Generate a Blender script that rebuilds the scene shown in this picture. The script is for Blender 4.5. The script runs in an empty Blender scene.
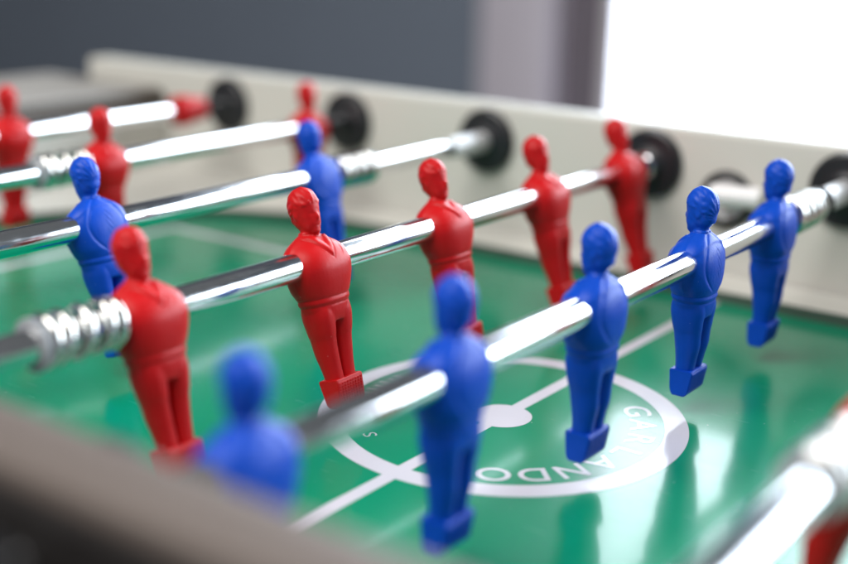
import bpy, bmesh, math, random
import numpy as np
from mathutils import Vector, Matrix, Euler, noise
R = math.radians
random.seed(4)
scene = bpy.context.scene
COL = scene.collection
Z0 = 0.95                      # height of the rod axes above the floor

# ------------------------------------------------------------------ camera
cam_d = bpy.data.cameras.new('camera')
cam = bpy.data.objects.new('camera', cam_d)
COL.objects.link(cam)
cam.location = (0.3378, -0.5364, 0.1680 + Z0)
cam.rotation_euler = Euler((1.2925, -0.0216, 0.6361), 'XYZ')
cam_d.sensor_width = 36
cam_d.lens = 1237.5 / 848 * 36
cam_d.shift_x = -2.5 / 848
cam_d.clip_start = 0.01
cam_d.clip_end = 100
cam_d.dof.use_dof = True
cam_d.dof.focus_distance = 0.655
cam_d.dof.aperture_fstop = cam_d.lens / 21.5
scene.camera = cam

# ------------------------------------------------------------------ light
world = bpy.data.worlds.new('World')
scene.world = world
world.use_nodes = True
bg = world.node_tree.nodes['Background']
bg.inputs[0].default_value = (0.92, 0.96, 1.0, 1)
bg.inputs[1].default_value = 0.12


def area(name, loc, rot, sx, sy, power, col=(1, 1, 1)):
    d = bpy.data.lights.new(name, 'AREA')
    d.shape = 'RECTANGLE'
    d.size, d.size_y, d.energy, d.color = sx, sy, power, col
    o = bpy.data.objects.new(name, d)
    COL.objects.link(o)
    o.location = loc
    o.rotation_euler = rot
    return o


area('room_fill', (-0.4, -1.3, 2.9), (R(32), 0, 0), 2.2, 1.4, 78, (1.0, 0.975, 0.935))  # unseen soft fill light, added above and behind the camera

scene.view_settings.view_transform = 'Standard'
scene.view_settings.look = 'None'
scene.view_settings.gamma = 1
scene.view_settings.exposure = 0.18
scene.view_settings.use_curve_mapping = False
scene.render.engine = 'CYCLES'
scene.render.resolution_x = 1024
scene.render.resolution_y = 681


# ------------------------------------------------------------------ materials
def mat(name, col, rough=0.5, metal=0.0, ior=1.5, coat=0.0, var=0.0, vscale=60, bump=0.0, bscale=300,
        rvar=0.0, emit=None, estr=0.0, sss=0.0, spec=0.5):
    m = bpy.data.materials.new(name)
    m.use_nodes = True
    nt = m.node_tree
    b = nt.nodes['Principled BSDF']
    b.inputs['Base Color'].default_value = (*col, 1)
    b.inputs['Roughness'].default_value = rough
    b.inputs['Metallic'].default_value = metal
    b.inputs['IOR'].default_value = ior
    b.inputs['Coat Weight'].default_value = coat
    b.inputs['Coat Roughness'].default_value = 0.10
    b.inputs['Coat IOR'].default_value = 1.38
    b.inputs['Specular IOR Level'].default_value = spec
    if sss:
        b.inputs['Subsurface Weight'].default_value = sss
        b.inputs['Subsurface Radius'].default_value = (1, .4, .4)
        b.inputs['Subsurface Scale'].default_value = 0.002
    if emit:
        b.inputs['Emission Color'].default_value = (*emit, 1)
        b.inputs['Emission Strength'].default_value = estr
    tc = nt.nodes.new('ShaderNodeTexCoord')

    def ntex(scale, det=4):
        n = nt.nodes.new('ShaderNodeTexNoise')
        n.inputs['Scale'].default_value = scale
        n.inputs['Detail'].default_value = det
        nt.links.new(tc.outputs['Object'], n.inputs['Vector'])
        return n
    if var:
        n = ntex(vscale)
        mix = nt.nodes.new('ShaderNodeMixRGB')
        mix.inputs[1].default_value = (*[c * (1 - var) for c in col], 1)
        mix.inputs[2].default_value = (*[min(1, c * (1 + var)) for c in col], 1)
        nt.links.new(n.outputs['Fac'], mix.inputs[0])
        nt.links.new(mix.outputs[0], b.inputs['Base Color'])
    if rvar:
        n = ntex(vscale * 1.7)
        mr = nt.nodes.new('ShaderNodeMapRange')
        mr.inputs['From Min'].default_value = .3
        mr.inputs['From Max'].default_value = .7
        mr.inputs['To Min'].default_value = max(0.01, rough - rvar)
        mr.inputs['To Max'].default_value = rough + rvar
        nt.links.new(n.outputs['Fac'], mr.inputs['Value'])
        nt.links.new(mr.outputs[0], b.inputs['Roughness'])
    if bump:
        n = ntex(bscale, 3)
        bp = nt.nodes.new('ShaderNodeBump')
        bp.inputs['Strength'].default_value = bump
        bp.inputs['Distance'].default_value = 0.0004
        nt.links.new(n.outputs['Fac'], bp.inputs['Height'])
        nt.links.new(bp.outputs[0], b.inputs['Normal'])
    return m


M = {
    'red': mat('red_plastic', (0.48, 0.006, 0.008), 0.40, var=.10, vscale=90, bump=.25, bscale=900, rvar=.06, sss=.02, spec=.22),
    'blue': mat('blue_plastic', (0.002, 0.060, 0.47), 0.40, var=.10, vscale=90, bump=.25, bscale=900, rvar=.06, sss=.02, spec=.22),
    'chrome': mat('chrome', (0.80, 0.81, 0.83), 0.12, metal=1.0, rvar=.04, vscale=70, bump=.008, bscale=500),
    'steel': mat('spring_steel', (0.72, 0.71, 0.68), 0.16, metal=1.0),
    'cup': mat('glossy_white_plastic', (0.80, 0.79, 0.80), 0.12),
    'satin': mat('satin_aluminium_paint', (0.70, 0.71, 0.73), 0.38, metal=.25),
    'washer': mat('grey_plastic', (0.30, 0.31, 0.33), 0.3),
    'green': mat('green_playfield', (0.0, 0.205, 0.105), 0.22, ior=1.2, coat=.52, var=.06, vscale=18, rvar=.02, bump=.03, bscale=220),
    'print': mat('white_print', (0.52, 0.51, 0.57), 0.22, ior=1.2, coat=.52, var=.03, vscale=30, rvar=.03, bump=.05, bscale=220),
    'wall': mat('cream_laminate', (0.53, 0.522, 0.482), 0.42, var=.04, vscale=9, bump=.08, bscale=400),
    'taupe': mat('shaded_near_wall', (0.125, 0.100, 0.088), 0.5, var=.08, vscale=12, bump=.1, bscale=300),  # near side wall: its shade is painted in as a darker taupe
    'deck': mat('grey_deck_laminate', (0.25, 0.23, 0.21), 0.5, var=.06, vscale=12),
    'brown': mat('dark_brown_trim', (0.075, 0.058, 0.047), 0.5, var=.1, vscale=20),
    'outer': mat('black_laminate', (0.012, 0.010, 0.010), 0.5, var=.1, vscale=20),
    'ledge_shade': mat('shaded_ledge_face', (0.05, 0.085, 0.065), 0.5, var=.1, vscale=40),  # upright face of the ledge, its shade put into the dark grey-green
    'black': mat('black_rubber', (0.010, 0.011, 0.014), 0.42, var=.2, vscale=80, bump=.2, bscale=600),
    'bwall': mat('blue_grey_paint', (0.215, 0.255, 0.325), 0.7, var=.05, vscale=3, bump=.1, bscale=60),
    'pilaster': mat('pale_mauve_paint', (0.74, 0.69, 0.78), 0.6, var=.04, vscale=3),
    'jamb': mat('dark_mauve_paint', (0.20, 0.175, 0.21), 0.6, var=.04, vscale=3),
    'frame': mat('white_window_frame', (0.84, 0.80, 0.85), 0.4, var=.03, vscale=6),
    'floor': mat('grey_floor', (0.16, 0.15, 0.14), 0.5, var=.1, vscale=3, bump=.1, bscale=40),
    'pane': mat('bright_window_glass', (0.9, 0.95, 1.0), 0.1, emit=(0.80, 0.91, 1.0), estr=9.5),
}


def weather(m, speck_scale, speck_col, scratch=0.0, sdir=(1, 1, 1)):
    nt = m.node_tree
    b = nt.nodes['Principled BSDF']
    tc = nt.nodes.new('ShaderNodeTexCoord')
    v = nt.nodes.new('ShaderNodeTexVoronoi')
    v.inputs['Scale'].default_value = speck_scale
    nt.links.new(tc.outputs['Object'], v.inputs['Vector'])
    # only some cells carry a speck, each of its own size
    sep = nt.nodes.new('ShaderNodeSeparateColor')
    nt.links.new(v.outputs['Color'], sep.inputs[0])
    mr = nt.nodes.new('ShaderNodeMapRange')
    for k, q in (('From Min', .72), ('From Max', 1.0), ('To Min', 0.0), ('To Max', .10)):
        mr.inputs[k].default_value = q
    nt.links.new(sep.outputs[0], mr.inputs['Value'])
    lt = nt.nodes.new('ShaderNodeMath')
    lt.operation = 'LESS_THAN'
    nt.links.new(v.outputs['Distance'], lt.inputs[0])
    nt.links.new(mr.outputs[0], lt.inputs[1])
    mix = nt.nodes.new('ShaderNodeMixRGB')
    mul = nt.nodes.new('ShaderNodeMath')
    mul.operation = 'MULTIPLY'
    mul.inputs[1].default_value = .55
    nt.links.new(lt.outputs[0], mul.inputs[0])
    nt.links.new(mul.outputs[0], mix.inputs[0])
    l = b.inputs['Base Color'].links
    if l:
        nt.links.new(l[0].from_socket, mix.inputs[1])
    else:
        mix.inputs[1].default_value = b.inputs['Base Color'].default_value
    mix.inputs[2].default_value = (*speck_col, 1)
    nt.links.new(mix.outputs[0], b.inputs['Base Color'])
    if scratch:
        mp = nt.nodes.new('ShaderNodeMapping')
        mp.inputs['Scale'].default_value = sdir
        mp.inputs['Rotation'].default_value = (0, 0, .5)
        nt.links.new(tc.outputs['Object'], mp.inputs[0])
        n = nt.nodes.new('ShaderNodeTexNoise')
        n.inputs['Scale'].default_value = 1
        n.inputs['Detail'].default_value = 5
        nt.links.new(mp.outputs[0], n.inputs['Vector'])
        m2 = nt.nodes.new('ShaderNodeMapRange')
        for k, q in (('From Min', .56), ('From Max', .70), ('To Min', 0.0), ('To Max', scratch)):
            m2.inputs[k].default_value = q
        nt.links.new(n.outputs['Fac'], m2.inputs['Value'])
        add = nt.nodes.new('ShaderNodeMath')
        add.operation = 'ADD'
        r = b.inputs['Roughness']
        if r.links:
            nt.links.new(r.links[0].from_socket, add.inputs[0])
        else:
            add.inputs[0].default_value = r.default_value
        nt.links.new(m2.outputs[0], add.inputs[1])
        nt.links.new(add.outputs[0], r)


weather(M['green'], 170, (.5, .55, .5), .05, (40, 420, 40))
weather(M['print'], 170, (.35, .36, .36), .05, (40, 420, 40))
weather(M['red'], 260, (.55, .16, .16), .08, (300, 120, 40))
weather(M['blue'], 260, (.16, .24, .60), .08, (300, 120, 40))
weather(M['chrome'], 420, (.35, .35, .35), .10, (700, 30, 700))

# ------------------------------------------------------------------ helpers
def link(name, me, m=None, parent=None, loc=None, rot=None):
    o = bpy.data.objects.new(name, me)
    COL.objects.link(o)
    if m is not None and not me.materials:
        me.materials.append(m)
    if parent:
        o.parent = parent
    if loc is not None:
        o.location = loc
    if rot is not None:
        o.rotation_euler = rot
    return o


def tag(o, label=None, cat=None, group=None, kind=None):
    for k, v in (('label', label), ('category', cat), ('group', group), ('kind', kind)):
        if v:
            o[k] = v
    return o


def empty(name, loc, rot=(0, 0, 0)):
    o = bpy.data.objects.new(name, None)
    o.empty_display_size = 0.05
    COL.objects.link(o)
    o.location = loc
    o.rotation_euler = rot
    return o


def to_mesh(name, bm, smooth=False, angle=None):
    me = bpy.data.meshes.new(name)
    bmesh.ops.recalc_face_normals(bm, faces=bm.faces)
    bm.to_mesh(me)
    bm.free()
    if smooth:
        me.polygons.foreach_set('use_smooth', [True] * len(me.polygons))
        if angle is not None:
            me.set_sharp_from_angle(angle=R(angle))
    return me


def box(x0, x1, y0, y1, z0, z1, bevel=0.0, seg=2):
    bm = bmesh.new()
    bmesh.ops.create_cube(bm, size=1)
    for v in bm.verts:
        v.co = Vector((x0 + (v.co.x + .5) * (x1 - x0), y0 + (v.co.y + .5) * (y1 - y0), z0 + (v.co.z + .5) * (z1 - z0)))
    if bevel:
        bmesh.ops.bevel(bm, geom=list(bm.edges), offset=bevel, segments=seg, affect='EDGES', profile=.5)
    return bm


def box_ob(name, x0, x1, y0, y1, z0, z1, m, parent=None, bevel=0.0, seg=2):
    return link(name, to_mesh(name, box(x0, x1, y0, y1, z0, z1, bevel, seg), bevel > 0, 40), m, parent)


def lathe(profile, n=40, axis='Y'):
    """profile: list of (radius, position along the axis)."""
    bm = bmesh.new()
    rings = []
    for r, t in profile:
        ring = []
        if r < 1e-6:
            ring = [bm.verts.new((0, t, 0))]
        else:
            for i in range(n):
                a = 2 * math.pi * i / n
                ring.append(bm.verts.new((r * math.cos(a), t, r * math.sin(a))))
        rings.append(ring)
    for a, b in zip(rings[:-1], rings[1:]):
        for i in range(n):
            j = (i + 1) % n
            if len(a) == 1 and len(b) == 1:
                continue
            if len(a) == 1:
                bm.faces.new((a[0], b[i], b[j]))
            elif len(b) == 1:
                bm.faces.new((a[i], a[j], b[0]))
            else:
                bm.faces.new((a[i], a[j], b[j], b[i]))
    return bm


def tube(points, radius, n=10):
    bm = bmesh.new()
    prev = None
    rings = []
    P = [Vector(p) for p in points]
    for i, p in enumerate(P):
        t = (P[min(i + 1, len(P) - 1)] - P[max(i - 1, 0)]).normalized()
        up = Vector((0, 1, 0)) if prev is None else prev
        s = t.cross(up)
        if s.length < 1e-5:
            s = t.cross(Vector((1, 0, 0)))
        s.normalize()
        u = s.cross(t).normalized()
        prev = u
        rings.append([bm.verts.new(p + (s * math.cos(2 * math.pi * k / n) + u * math.sin(2 * math.pi * k / n)) * radius) for k in range(n)])
    for a, b in zip(rings[:-1], rings[1:]):
        for k in range(n):
            l = (k + 1) % n
            bm.faces.new((a[k], a[l], b[l], b[k]))
    bm.faces.new(rings[0])
    bm.faces.new(rings[-1])
    return bm


# ------------------------------------------------------------------ setting
FL = box(-7, 5.6, -4, 2.76, -0.05, 0.0)
tag(link('floor', to_mesh('floor', FL), M['floor']), kind='structure')
YB = 2.60
WT = 4.4
tag(box_ob('wall_back', -7, -1.75, YB, YB + .15, 0, WT, M['bwall']), kind='structure')
pil = tag(box_ob('pilaster', -1.75, -1.505, YB - .04, YB + .15, 0, WT, M['pilaster'], bevel=.006), 'pale mauve pilaster between grey wall and window', 'pilaster')
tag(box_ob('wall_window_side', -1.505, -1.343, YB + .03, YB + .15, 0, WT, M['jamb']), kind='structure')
win = empty('window', (-0.1, YB, 0.0))
tag(win, 'wide white-framed window full of bright daylight behind the table', 'window')
wx0, wx1 = -1.343, 4.6
WB, WH = 0.45, 3.25


def wpart(name, x0, x1, z0, z1, y0, y1, m, bev=.004):
    o = box_ob(name, x0 + .1, x1 + .1, y0 - YB, y1 - YB, z0, z1, m, win, bevel=bev)
    return o


wpart('frame_stile', wx0, wx0 + .044, WB, WH, YB - .02, YB + .10, M['frame'])
wpart('frame_stile', wx1 - .044, wx1, WB, WH, YB - .02, YB + .10, M['frame'])
wpart('frame_rail', wx0 + .0445, wx1 - .0445, WH - .05, WH, YB - .018, YB + .10, M['frame'])
for mx in (0.72, 2.0, 3.3):
    wpart('mullion', mx - .03, mx + .03, WB, WH - .0505, YB - .012, YB + .054, M['frame'])
wpart('sill', wx0 - .02, wx1 + .02, WB - .04, WB - .001, YB - .10, YB + .12, M['frame'])
wpart('pane', wx0 + .045, wx1 - .045, WB, WH - .051, YB + .055, YB + .065, M['pane'], 0)
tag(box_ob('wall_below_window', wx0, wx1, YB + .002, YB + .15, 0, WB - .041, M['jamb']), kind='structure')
tag(box_ob('wall_above_window', wx0, wx1, YB + .002, YB + .15, WH + .001, WT, M['bwall']), kind='structure')
tag(box_ob('wall_right_of_window', wx1 + .001, 5.6, YB, YB + .15, 0, WT, M['bwall']), kind='structure')

# ------------------------------------------------------------------ table
HW = 0.317                    # half width between the side walls
XE = 0.616                    # end wall
ZF = Z0 - 0.088               # playfield
table = empty('foosball_table', (0, 0, 0))
tag(table, 'foosball table with green printed playfield and pale cream side walls', 'foosball table')
TOP = Z0 + 0.0295


def side_wall(name, y0, y1, m, mo, x0, x1, top):
    w = box_ob(name, x0, x1, y0, y1, Z0 - .27, top, m, table, bevel=.004, seg=3)
    return w


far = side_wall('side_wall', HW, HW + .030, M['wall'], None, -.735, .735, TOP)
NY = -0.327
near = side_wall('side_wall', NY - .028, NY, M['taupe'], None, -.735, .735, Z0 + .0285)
near['label'] = 'near side wall with its shade painted in as taupe, seen as a soft blur'
box_ob('outer_panel', -.735, .735, NY - .034, NY - .0285, Z0 - .268, Z0 + .022, M['outer'], table)
box_ob('outer_panel', -.735, .735, HW + .0305, HW + .036, Z0 - .268, Z0 + .024, M['outer'], table)
for s in (-1, 1):
    a, b = sorted((s * XE, s * .735))
    box_ob('end_wall', a, b, NY + .0005, HW - .0005, Z0 - .27, Z0 - .015, M['wall'], table, bevel=.002)
    a, b = sorted((s * (XE - .002), s * .80))
    box_ob('end_trim', a, b, NY + .001, HW - .001, Z0 - .0145, Z0 + .004, M['brown'], table, bevel=.002)
    a, b = sorted((s * (XE + .004), s * .80))
    box_ob('end_deck', a, b, NY + .001, HW - .001, Z0 + .0043, Z0 + .0083, M['deck'], table, bevel=.001)
box_ob('base_board', -.614, .614, NY + .001, HW - .001, Z0 - .27, ZF - .012, M['outer'], table)
for sx in (-1, 1):
    for y in (NY + .05, HW - .05):
        bm = box(-.045, .045, -.045, .045, 0, Z0 - .2705, .006)
        for v in bm.verts:
            k = .72 + .28 * v.co.z / (Z0 - .27)
            v.co.x *= k
            v.co.y *= k
        link('leg', to_mesh('leg', bm, True, 40), M['outer'], table, (sx * .62, y, 0))

# playfield and the raised ledge round it
field = box_ob('playfield', -.613, .613, NY + .002, HW - .001, ZF - .010, ZF, M['green'], table)


def inner_outline():
    q = [(-.300, .2835), (-.350, .279), (-.400, .268), (-.445, .248), (-.485, .220), (-.520, .185), (-.552, .140), (-.575, .095), (-.588, .045)]
    # densify
    pts = []
    for a, b in zip(q[:-1], q[1:]):
        for k in range(3):
            pts.append((a[0] + (b[0] - a[0]) * k / 3, a[1] + (b[1] - a[1]) * k / 3))
    pts.append(q[-1])
    for _ in range(3):
        pts = [pts[0]] + [((pts[i - 1][0] + 2 * pts[i][0] + pts[i + 1][0]) / 4, (pts[i - 1][1] + 2 * pts[i][1] + pts[i + 1][1]) / 4) for i in range(1, len(pts) - 1)] + [pts[-1]]
    tl = pts
    bl = [(x, -y) for x, y in reversed(tl)]
    br = [(-x, y) for x, y in reversed(bl)]
    tr = [(-x, y) for x, y in reversed(tl)]
    # subdivide the long straights
    out = tl + bl
    out += [(-.3 + .6 * k / 12, -.2835) for k in range(1, 12)]
    out += br + tr
    out += [(.3 - .6 * k / 12, .2835) for k in range(1, 12)]
    return out


OUT = inner_outline()


def outer_of(x, y):
    # push a point of the inner outline out to the rectangle of the walls
    X, Y = .6135, .3155
    if abs(x) <= .3001:
        return (x, math.copysign(Y, y))
    cx = math.copysign(.3, x)
    dx, dy = x - cx, y
    k = min((X - .3) / max(abs(dx), 1e-6), Y / max(abs(dy), 1e-6))
    return (cx + dx * k, dy * k)


LEDGE = 0.0085
bm = bmesh.new()
ri, ro = [], []
for x, y in OUT:
    ox, oy = outer_of(x, y)
    d = math.hypot(ox - x, oy - y)
    ri.append(bm.verts.new((x, y, ZF + LEDGE)))
    ro.append(bm.verts.new((ox, oy, ZF + LEDGE + .10 * d + .001)))
nn = len(OUT)
for i in range(nn):
    j = (i + 1) % nn
    bm.faces.new((ri[i], ri[j], ro[j], ro[i]))
link('ledge', to_mesh('ledge', bm, True, 40), M['wall'], table)
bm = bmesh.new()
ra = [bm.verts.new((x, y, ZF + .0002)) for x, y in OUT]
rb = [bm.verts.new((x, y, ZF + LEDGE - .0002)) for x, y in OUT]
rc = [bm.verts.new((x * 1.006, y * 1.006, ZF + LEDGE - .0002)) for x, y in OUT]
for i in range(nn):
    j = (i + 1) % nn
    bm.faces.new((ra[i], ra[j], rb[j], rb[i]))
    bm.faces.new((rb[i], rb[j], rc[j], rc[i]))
link('ledge_shade_face', to_mesh('ledge_shade_face', bm, True, 40), M['ledge_shade'], table)  # front face of the ledge in a painted-in shade colour


# printed marks
def ring_mesh(name, r0, r1, n=160):
    bm = bmesh.new()
    a = [bm.verts.new((r0 * math.cos(2 * math.pi * i / n), r0 * math.sin(2 * math.pi * i / n), 0)) for i in range(n)] if r0 > 0 else None
    b = [bm.verts.new((r1 * math.cos(2 * math.pi * i / n), r1 * math.sin(2 * math.pi * i / n), 0)) for i in range(n)]
    if a:
        for i in range(n):
            j = (i + 1) % n
            bm.faces.new((a[i], b[i], b[j], a[j]))
    else:
        bm.faces.new(b)
    return to_mesh(name, bm)


def strip(name, x0, x1, y0, y1, dz=.00008):
    bm = bmesh.new()
    bm.faces.new([bm.verts.new(c) for c in ((x0, y0, ZF + dz), (x1, y0, ZF + dz), (x1, y1, ZF + dz), (x0, y1, ZF + dz))])
    return link(name, to_mesh(name, bm), M['print'], field)


link('centre_circle', ring_mesh('centre_circle', .0880, .1007), M['print'], field, (0, 0, ZF + .00010))
link('centre_spot', ring_mesh('centre_spot', 0, .0165, 64), M['print'], field, (0, 0, ZF + .00014))
strip('centre_line', -.004, .004, -.2825, -.0160, .00006)
strip('centre_line', -.004, .004, .0160, .2825, .00006)
for s in (-1, 1):
    strip('box_line', s * .460 - .0045, s * .460 + .0045, -.1875, .1875)
    a, b = sorted((s * .4554, s * .325))
    strip('box_line', a, b, .1785, .1875)
    strip('box_line', a, b, -.1875, -.1785)


def letter(ch, ang, r, size, sx=1.0, bold=0.0):
    c = bpy.data.curves.new('letter', 'FONT')
    c.body = ch
    c.size = size
    c.align_x = 'CENTER'
    c.offset = bold
    t = bpy.data.objects.new('letter_source', c)
    COL.objects.link(t)
    dg = bpy.context.evaluated_depsgraph_get()
    me = bpy.data.meshes.new_from_object(t.evaluated_get(dg))
    bpy.data.objects.remove(t)
    me.transform(Matrix.Diagonal((sx, 1, 1, 1)))
    me.materials.clear()
    a = R(ang)
    o = link('letter', me, M['print'], field, (r * math.cos(a), r * math.sin(a), ZF + .00010), (0, 0, a - math.pi / 2))
    return o


for i, ch in enumerate('GARLANDO'):
    letter(ch, 44.2 - i * 14.9, .0695, .0205, 1.12, .0002)
letter('S', -120.8, .0735, .0105, 1.2)
for k in range(6):
    letter('I', -165 - k * 4.6, .0775, .0075 + .002 * (k % 2), 1.4)

# ball entry cup in the far wall
cup = link('ball_entry_rim', to_mesh('ball_entry_rim', lathe([(.0150, -.0005), (.0150, -.0035), (.0170, -.0055), (.0195, -.0050), (.0210, -.0025), (.0212, -.0003)], 48), True, 50), M['black'], table, (-.012, HW, Z0 - .019))
link('ball_entry_cup', to_mesh('ball_entry_cup', lathe([(.0149, -.0034), (.0142, -.0028), (.0120, -.0018), (.008, -.0010), (.004, -.0007), (0, -.0006)], 48), True), M['cup'], cup)
bm = lathe([(0, -.019), (.004, -.0187), (.0068, -.017), (.0080, -.013), (.0080, .019), (0, .0192)], 32)
bm.transform(Matrix.Translation((.010, -.013, .0055)) @ Matrix.Rotation(R(-78), 4, 'Z'))
link('ball_chute', to_mesh('ball_chute', bm, True, 50), M['cup'], cup)

# ------------------------------------------------------------------ rods
bearing_me = to_mesh('rod_bearing', lathe([(.0078, -.0005), (.0078, -.0074), (.0090, -.0080), (.0110, -.0076), (.0122, -.0066), (.0150, -.0062), (.0238, -.0062), (.0258, -.0048), (.0264, -.0025), (.0264, -.0003)], 56), True, 35)
bearing_me.materials.append(M['black'])
RODX = [-.525, -.375, -.225, -.075, .075, .225]
for x in RODX:
    b = link('rod_bearing', bearing_me, None, table, (x, HW, Z0))
    b = link('rod_bearing', bearing_me, None, table, (x, NY, Z0), (0, 0, math.pi))

# the moulded player: overlapping closed lofts (mm), fused by a voxel remesh, then surface detail
def superell(cx, cy, hx, hy, z, e, n=40):
    pts = []
    for i in range(n):
        a = 2 * math.pi * i / n
        c, s = math.cos(a), math.sin(a)
        pts.append((cx + hx * math.copysign(abs(c) ** (2 / e), c), cy + hy * math.copysign(abs(s) ** (2 / e), s), z))
    return pts


def loft(bm, secs, n=40):
    rings = [[bm.verts.new(p) for p in superell(cx, cy, hx, hy, z, e, n)] for (z, cx, cy, hx, hy, e) in secs]
    for a, b in zip(rings[:-1], rings[1:]):
        for i in range(n):
            j = (i + 1) % n
            bm.faces.new((a[i], a[j], b[j], b[i]))
    bm.faces.new(rings[0])
    bm.faces.new(rings[-1])


def spline_secs(secs, step=1.0):
    z = np.array([s[0] for s in secs], float)
    A = np.array(secs, float)
    o = np.argsort(z)
    z, A = z[o], A[o]
    zi = np.arange(z[0], z[-1] + 1e-6, step)
    # catmull-rom via finite-difference hermite
    m = np.gradient(A, z, axis=0)
    out = []
    for q in zi:
        k = min(np.searchsorted(z, q, side='right') - 1, len(z) - 2)
        h = z[k + 1] - z[k]
        t = (q - z[k]) / h
        v = (2 * t**3 - 3 * t**2 + 1) * A[k] + (t**3 - 2 * t**2 + t) * h * m[k] + (-2 * t**3 + 3 * t**2) * A[k + 1] + (t**3 - t**2) * h * m[k + 1]
        v[0] = q
        out.append(tuple(v))
    return out


def ball(bm, c, r):
    geo = bmesh.ops.create_uvsphere(bm, u_segments=32, v_segments=20, radius=1)
    for v in geo['verts']:
        v.co = Vector((c[0] + v.co.x * r[0], c[1] + v.co.y * r[1], c[2] + v.co.z * r[2]))


def player_mesh():
    bm = bmesh.new()
    loft(bm, spline_secs([   # z, cx, cy, hx, hy, exponent
        (-31, -.2, 0, 8.8, 11.2, 2.5), (-27, 0, 0, 9.8, 12.6, 2.5), (-23, .1, 0, 10.4, 13.6, 2.5), (-19.5, .2, 0, 10.8, 14.4, 2.5),
        (-14, .5, 0, 12.1, 16.6, 2.5), (-8, .9, 0, 13.2, 18.4, 2.5), (-2, 1.1, 0, 13.6, 19.2, 2.5), (3, .8, 0, 12.6, 18.7, 2.5),
        (7, .3, 0, 10.8, 16.6, 2.4), (9.8, -.1, 0, 8.8, 13.4, 2.3), (12, -.3, 0, 6.8, 9.6, 2.2), (14, -.4, 0, 5.2, 6.0, 2.0)], 1.0))
    loft(bm, spline_secs([(8, -.5, 0, 6, 7, 2), (12.5, -.5, 0, 4.9, 5.2, 2), (16, -.3, 0, 4.4, 4.5, 2), (24, .3, 0, 4.6, 4.6, 2)], 1.0))
    for s in (-1, 1):
        loft(bm, spline_secs([
            (-70, .2, s * 4.6, 5.0, 4.2, 2.4), (-62, .1, s * 4.6, 5.2, 4.3, 2.4), (-55, -.3, s * 5.0, 5.9, 4.6, 2.3), (-48, -.7, s * 5.6, 7.0, 5.0, 2.2),
            (-41, -.4, s * 6.1, 7.6, 5.3, 2.2), (-34, 0, s * 6.6, 8.5, 5.9, 2.3), (-27, .1, s * 6.7, 9.4, 6.3, 2.4), (-24, .1, s * 6.6, 9.4, 6.2, 2.4)], 1.0))
    # head
    ball(bm, (-.2, 0, 29.2), (8.6, 7.4, 10.0))
    ball(bm, (-.6, 0, 24.0), (7.3, 6.4, 8.0))
    ball(bm, (2.1, 0, 21.8), (6.1, 5.5, 7.8))
    ball(bm, (4.6, 0, 16.6), (2.8, 3.2, 2.6))
    ball(bm, (7.5, 0, 23.2), (1.9, 1.2, 2.4))
    ball(bm, (2.4, 0, 25.5), (5.8, 6.2, 8.0))
    for s in (-1, 1):
        ball(bm, (-.8, s * 6.5, 25.4), (1.5, 1.0, 2.5))
    me = bpy.data.meshes.new('player_source')
    bmesh.ops.recalc_face_normals(bm, faces=bm.faces)
    bm.to_mesh(me)
    bm.free()
    o = bpy.data.objects.new('player_source', me)
    COL.objects.link(o)
    rm = o.modifiers.new('r', 'REMESH')
    rm.mode = 'VOXEL'
    rm.voxel_size = 0.5
    sm = o.modifiers.new('s', 'SMOOTH')
    sm.factor = .5
    sm.iterations = 12
    dg = bpy.context.evaluated_depsgraph_get()
    out = bpy.data.meshes.new_from_object(o.evaluated_get(dg))
    bpy.data.objects.remove(o)
    n = len(out.vertices)
    co = np.empty(n * 3)
    no = np.empty(n * 3)
    out.vertices.foreach_get('co', co)
    out.vertices.foreach_get('normal', no)
    co = co.reshape(-1, 3)
    no = no.reshape(-1, 3)
    x, y, z = co.T
    g = lambda v, w: np.exp(-(v / w) ** 2)
    st = lambda v, w: 1 / (1 + np.exp(-np.clip(v / w, -40, 40)))
    d = np.zeros(n)
    # hair: a raised cap with combed strands
    hl = np.where(x > 0, 31.2 - .30 * np.abs(y), 31.2 - (0 - x) * 1.6)
    hair = st(z - np.maximum(hl, 19.5), .35) * st(z - 17.5, .4)
    side = (np.abs(y) > 5.5) & (x > -3)
    ph = np.arctan2(y + .8, z - 24) * 19 + .9 * np.sin(x * .7) + .35 * x
    d += hair * (.5 + .26 * np.sin(ph) * (.6 + .4 * np.sin(x * 1.3 + y)) * st(np.hypot(y, z - 24) - 2, .5))
    # eyes and mouth
    for s in (-1, 1):
        d -= .35 * np.exp(-(((y - s * 2.9) / 1.5) ** 2 + ((z - 25.2) / 1.0) ** 2)) * (x > 3)
    d -= .3 * np.exp(-((y / 2.0) ** 2 + ((z - 18.8) / .45) ** 2)) * (x > 3)
    tor = (z < 16) & (z > -18)
    # collar: V at the front, round at the back
    fr = st(x - 1, .6)
    vz = 2.2 + 1.45 * np.abs(y)
    cl = (z - vz) / 1.75
    d += tor * fr * (z < 13.0) * (.85 * st(cl, .28) * st(3.2 - cl, .5) - .35 * g(cl + .5, .5))
    bk = 1 - fr
    d += tor * bk * .55 * st(z - 10.2 + .02 * y * y, .3)
    # little badge on the chest
    d += tor * fr * .35 * g(y - 9.2 - .25 * (z - 4), .55) * g(z - 4.5, 3.2)
    # sleeves folded round the rod, ridged against the back
    yc = 13.6 - .045 * (z + 1) ** 2
    d += tor * bk * (.55 * st(np.abs(y) - yc, .45) * st(x + 13.5, 1)) * st(z + 15, .8)
    d -= tor * bk * .35 * g(np.abs(y) - yc + 1.2, .8) * st(z + 15, .8)
    # lettering-like relief on the back
    bp_ = bk * tor * (x < -6) * g(y + 1.0, 2.6) ** 2 * st(z + 8, .6) * st(8 - z, .6)
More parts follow.
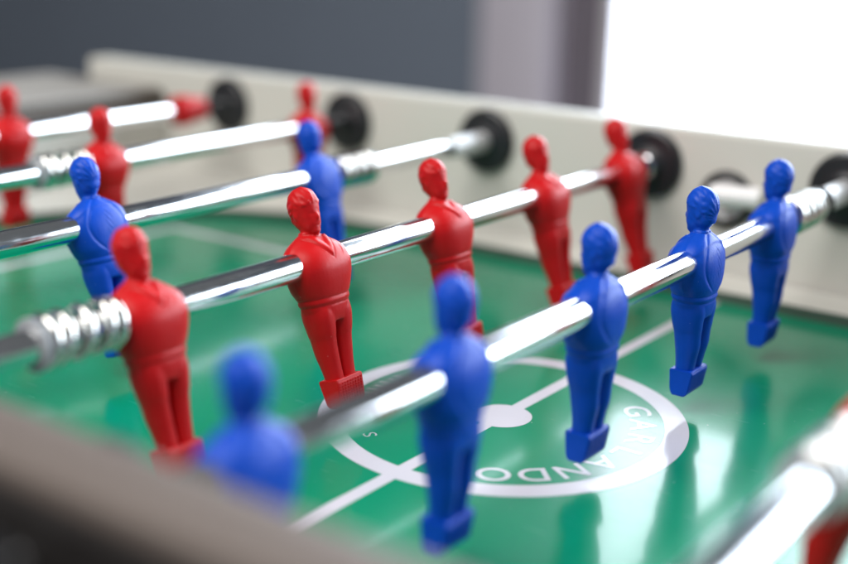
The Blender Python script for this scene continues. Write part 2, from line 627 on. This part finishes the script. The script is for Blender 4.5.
    d += bp_ * .13 * np.sign(np.sin(z * 2.3) * np.sin(y * 2.1 + z))
    # waistband
    d += .35 * g(z + 20.3, 1.0) - .30 * g(z + 18.3, .55) - .25 * g(z + 22.3, .5)
    # shorts hem
    d += .18 * st(z + 38.5, .4) * (z > -45) * st(-26 - z, 1.5)
    # faint mould seam
    d += .10 * g(x + .3, .28) * (z < 14) * (z > -60)
    # slight unevenness
    co = co + no * d[:, None]
    co *= .001
    out.vertices.foreach_set('co', co.ravel())
    out.update()
    out.materials.clear()
    out.polygons.foreach_set('use_smooth', [True] * len(out.polygons))
    out.name = 'player_figure'
    return out


def foot_mesh():
    bm = bmesh.new()
    prof = [(-6.3, -61.5), (6.5, -61.5), (6.9, -62.2), (5.9, -74.0), (4.6, -76.6), (-2.6, -76.6), (-4.6, -74.6), (-6.9, -62.2)]
    hw = 10.0
    L = [bm.verts.new((px * .001, -hw * .001, pz * .001)) for px, pz in prof]
    Rr = [bm.verts.new((px * .001, hw * .001, pz * .001)) for px, pz in prof]
    k = len(prof)
    for i in range(k):
        j = (i + 1) % k
        bm.faces.new((L[i], L[j], Rr[j], Rr[i]))
    bm.faces.new(L)
    bm.faces.new(Rr)
    bmesh.ops.bevel(bm, geom=list(bm.edges), offset=.00045, segments=2, affect='EDGES')
    # ribs on the striking faces
    def rib(y0, y1, t0, t1, s):
        p0 = Vector((s * 6.75, 0, -63.2))
        p1 = Vector((s * (5.95 if s > 0 else 4.9), 0, -73.6))
        q0, q1 = p0.lerp(p1, t0), p0.lerp(p1, t1)
        e = Vector((s * .45, 0, 0))
        vs = []
        for q in (q0, q1):
            for yy in (y0, y1):
                vs.append((Vector((q.x - s * .25, yy, q.z)), Vector((q.x, (yy * .7 + (y0 + y1) * .15), q.z)) + e))
        b = [bm.verts.new(v[0] * .001) for v in vs]
        t = [bm.verts.new(v[1] * .001) for v in vs]
        bm.faces.new((t[0], t[1], t[3], t[2]))
        for i, j in ((0, 1), (1, 3), (3, 2), (2, 0)):
            bm.faces.new((b[i], b[j], t[j], t[i]))
    for s in (-1, 1):
        for i in range(9):
            yy = -8.4 + i * 2.1
            for r_ in range(7):
                rib(yy - .72, yy + .72, r_ / 7 + .012, (r_ + 1) / 7 - .03, s)
    me = to_mesh('foot', bm, True, 35)
    return me


P_ME = {}
base_me = player_mesh()
f_me = foot_mesh()
for c in ('red', 'blue'):
    a = base_me if c == 'red' else base_me.copy()
    a.materials.clear()
    a.materials.append(M[c])
    b = f_me if c == 'red' else f_me.copy()
    b.materials.clear()
    b.materials.append(M[c])
    P_ME[c] = (a, b)

rod_me = to_mesh('bar', lathe([(0, -.412), (.0070, -.412), (.0075, -.4112), (.0075, .400), (.0068, .4010), (0, .4010)], 48), True, 40)
rod_me.materials.append(M['chrome'])
grip_me = to_mesh('grip', lathe([(0, -.485), (.012, -.484), (.0155, -.477), (.0150, -.435), (.0130, -.395), (.0150, -.377), (.0130, -.365), (.0080, -.364)], 32), True, 40)
grip_me.materials.append(M['black'])


def spring_mesh(length, turns, rad=.0105, wire=.0020):
    pts = []
    N = int(turns * 28)
    for i in range(N + 1):
        t = i / N
        # closed end turns
        u = t * turns
        e = 0.9
        if u < e:
            yy = wire * 2 * u * .9
        elif u > turns - e:
            yy = length - wire * 2 * (turns - u) * .9
        else:
            a0, a1 = wire * 2 * e * .9, length - wire * 2 * e * .9
            yy = a0 + (a1 - a0) * (u - e) / (turns - 2 * e)
        a = 2 * math.pi * u
        pts.append((rad * math.cos(a), yy, rad * math.sin(a)))
    me = to_mesh('bumper_spring', tube(pts, wire, 10), True)
    me.materials.append(M['steel'])
    return me


spr = spring_mesh(.036, 4.4, .0100, .0025)
washer2 = to_mesh('washer', lathe([(.0077, 0), (.0112, 0), (.0116, .0006), (.0116, .0020), (.0112, .0026), (.0077, .0026)], 40), True, 35)
washer2.materials.append(M['washer'])
collar_me = to_mesh('collar', lathe([(.0077, 0), (.0100, 0), (.0106, .0008), (.0106, .0150), (.0100, .0160), (.0077, .0160)], 40), True, 35)
collar_me.materials.append(M['chrome'])


sleeve_me = to_mesh('sleeve', lathe([(.0076, .262), (.0080, .2622), (.0083, .2635), (.0083, .3085), (.0076, .3087)], 40), True, 35)
sleeve_me.materials.append(M['satin'])


def make_rod(x, col, ys, tilt, springs, label, washers=(), collars=()):
    face = 0 if col == 'red' else math.pi
    e = empty('player_rod', (x, 0, Z0), (0, R(tilt), 0))
    tag(e, label, 'foosball rod', 'chrome player rods across the table')
    link('bar', rod_me, None, e)
    link('grip', grip_me, None, e)
    for y in ys:
        p = link('player_figure', P_ME[col][0], None, e, (0, y, 0), (0, 0, face))
        p['label'] = col + ' moulded plastic player figure fixed on the chrome bar'
        link('foot', P_ME[col][1], None, p)
    for y in springs:
        link('bumper_spring', spr, None, e, (0, y, 0), (0, random.uniform(0, 6), 0))
    if x in (-.225, .075):
        link('sleeve', sleeve_me, None, e)
    for y in washers:
        link('washer', washer2, None, e, (0, y, 0))
    for y in collars:
        link('collar', collar_me, None, e, (0, y, 0))
    return e


five = lambda y0, s: [y0 + i * s for i in range(5)]
# a positive turn about +Y swings feet towards -X
make_rod(-.075, 'red', [-.1835, -.0685, .045, .160, .272], -16, [-.239], 'chrome rod with five red players, their feet beside the centre circle', washers=[-.2445, -.2045], collars=[.2995])
make_rod(.075, 'blue', [-.2725, -.1575, -.0415, .072, .181], 0, [.2015], 'chrome rod with five blue players standing over the printed lettering', washers=[.2375], collars=[.245])
make_rod(-.225, 'blue', [-.296, -.089, .103], -15, [.122], 'chrome rod with three blue players behind the five red ones', washers=[.1575])
make_rod(-.375, 'red', [.040, .262], -2, [-.015], 'chrome rod with two red players in front of the goalkeeper rod', washers=[-.019])
gk = make_rod(-.525, 'red', [.068], 0, [], 'chrome goalkeeper rod with one red player and a red cone collar')
cone = to_mesh('cone_collar', lathe([(.0077, 0), (.0130, 0), (.0140, .0015), (.0140, .013), (.0115, .018), (.0110, .031), (.0077, .0325)], 36), True, 35)
cone.materials.append(M['red'])
link('cone_collar', cone, None, gk, (0, .248, 0))
make_rod(.225, 'red', [-.114, .094, .262], 11, [-.1705], 'chrome rod with three red players leaning over the glossy glare', washers=[-.174])
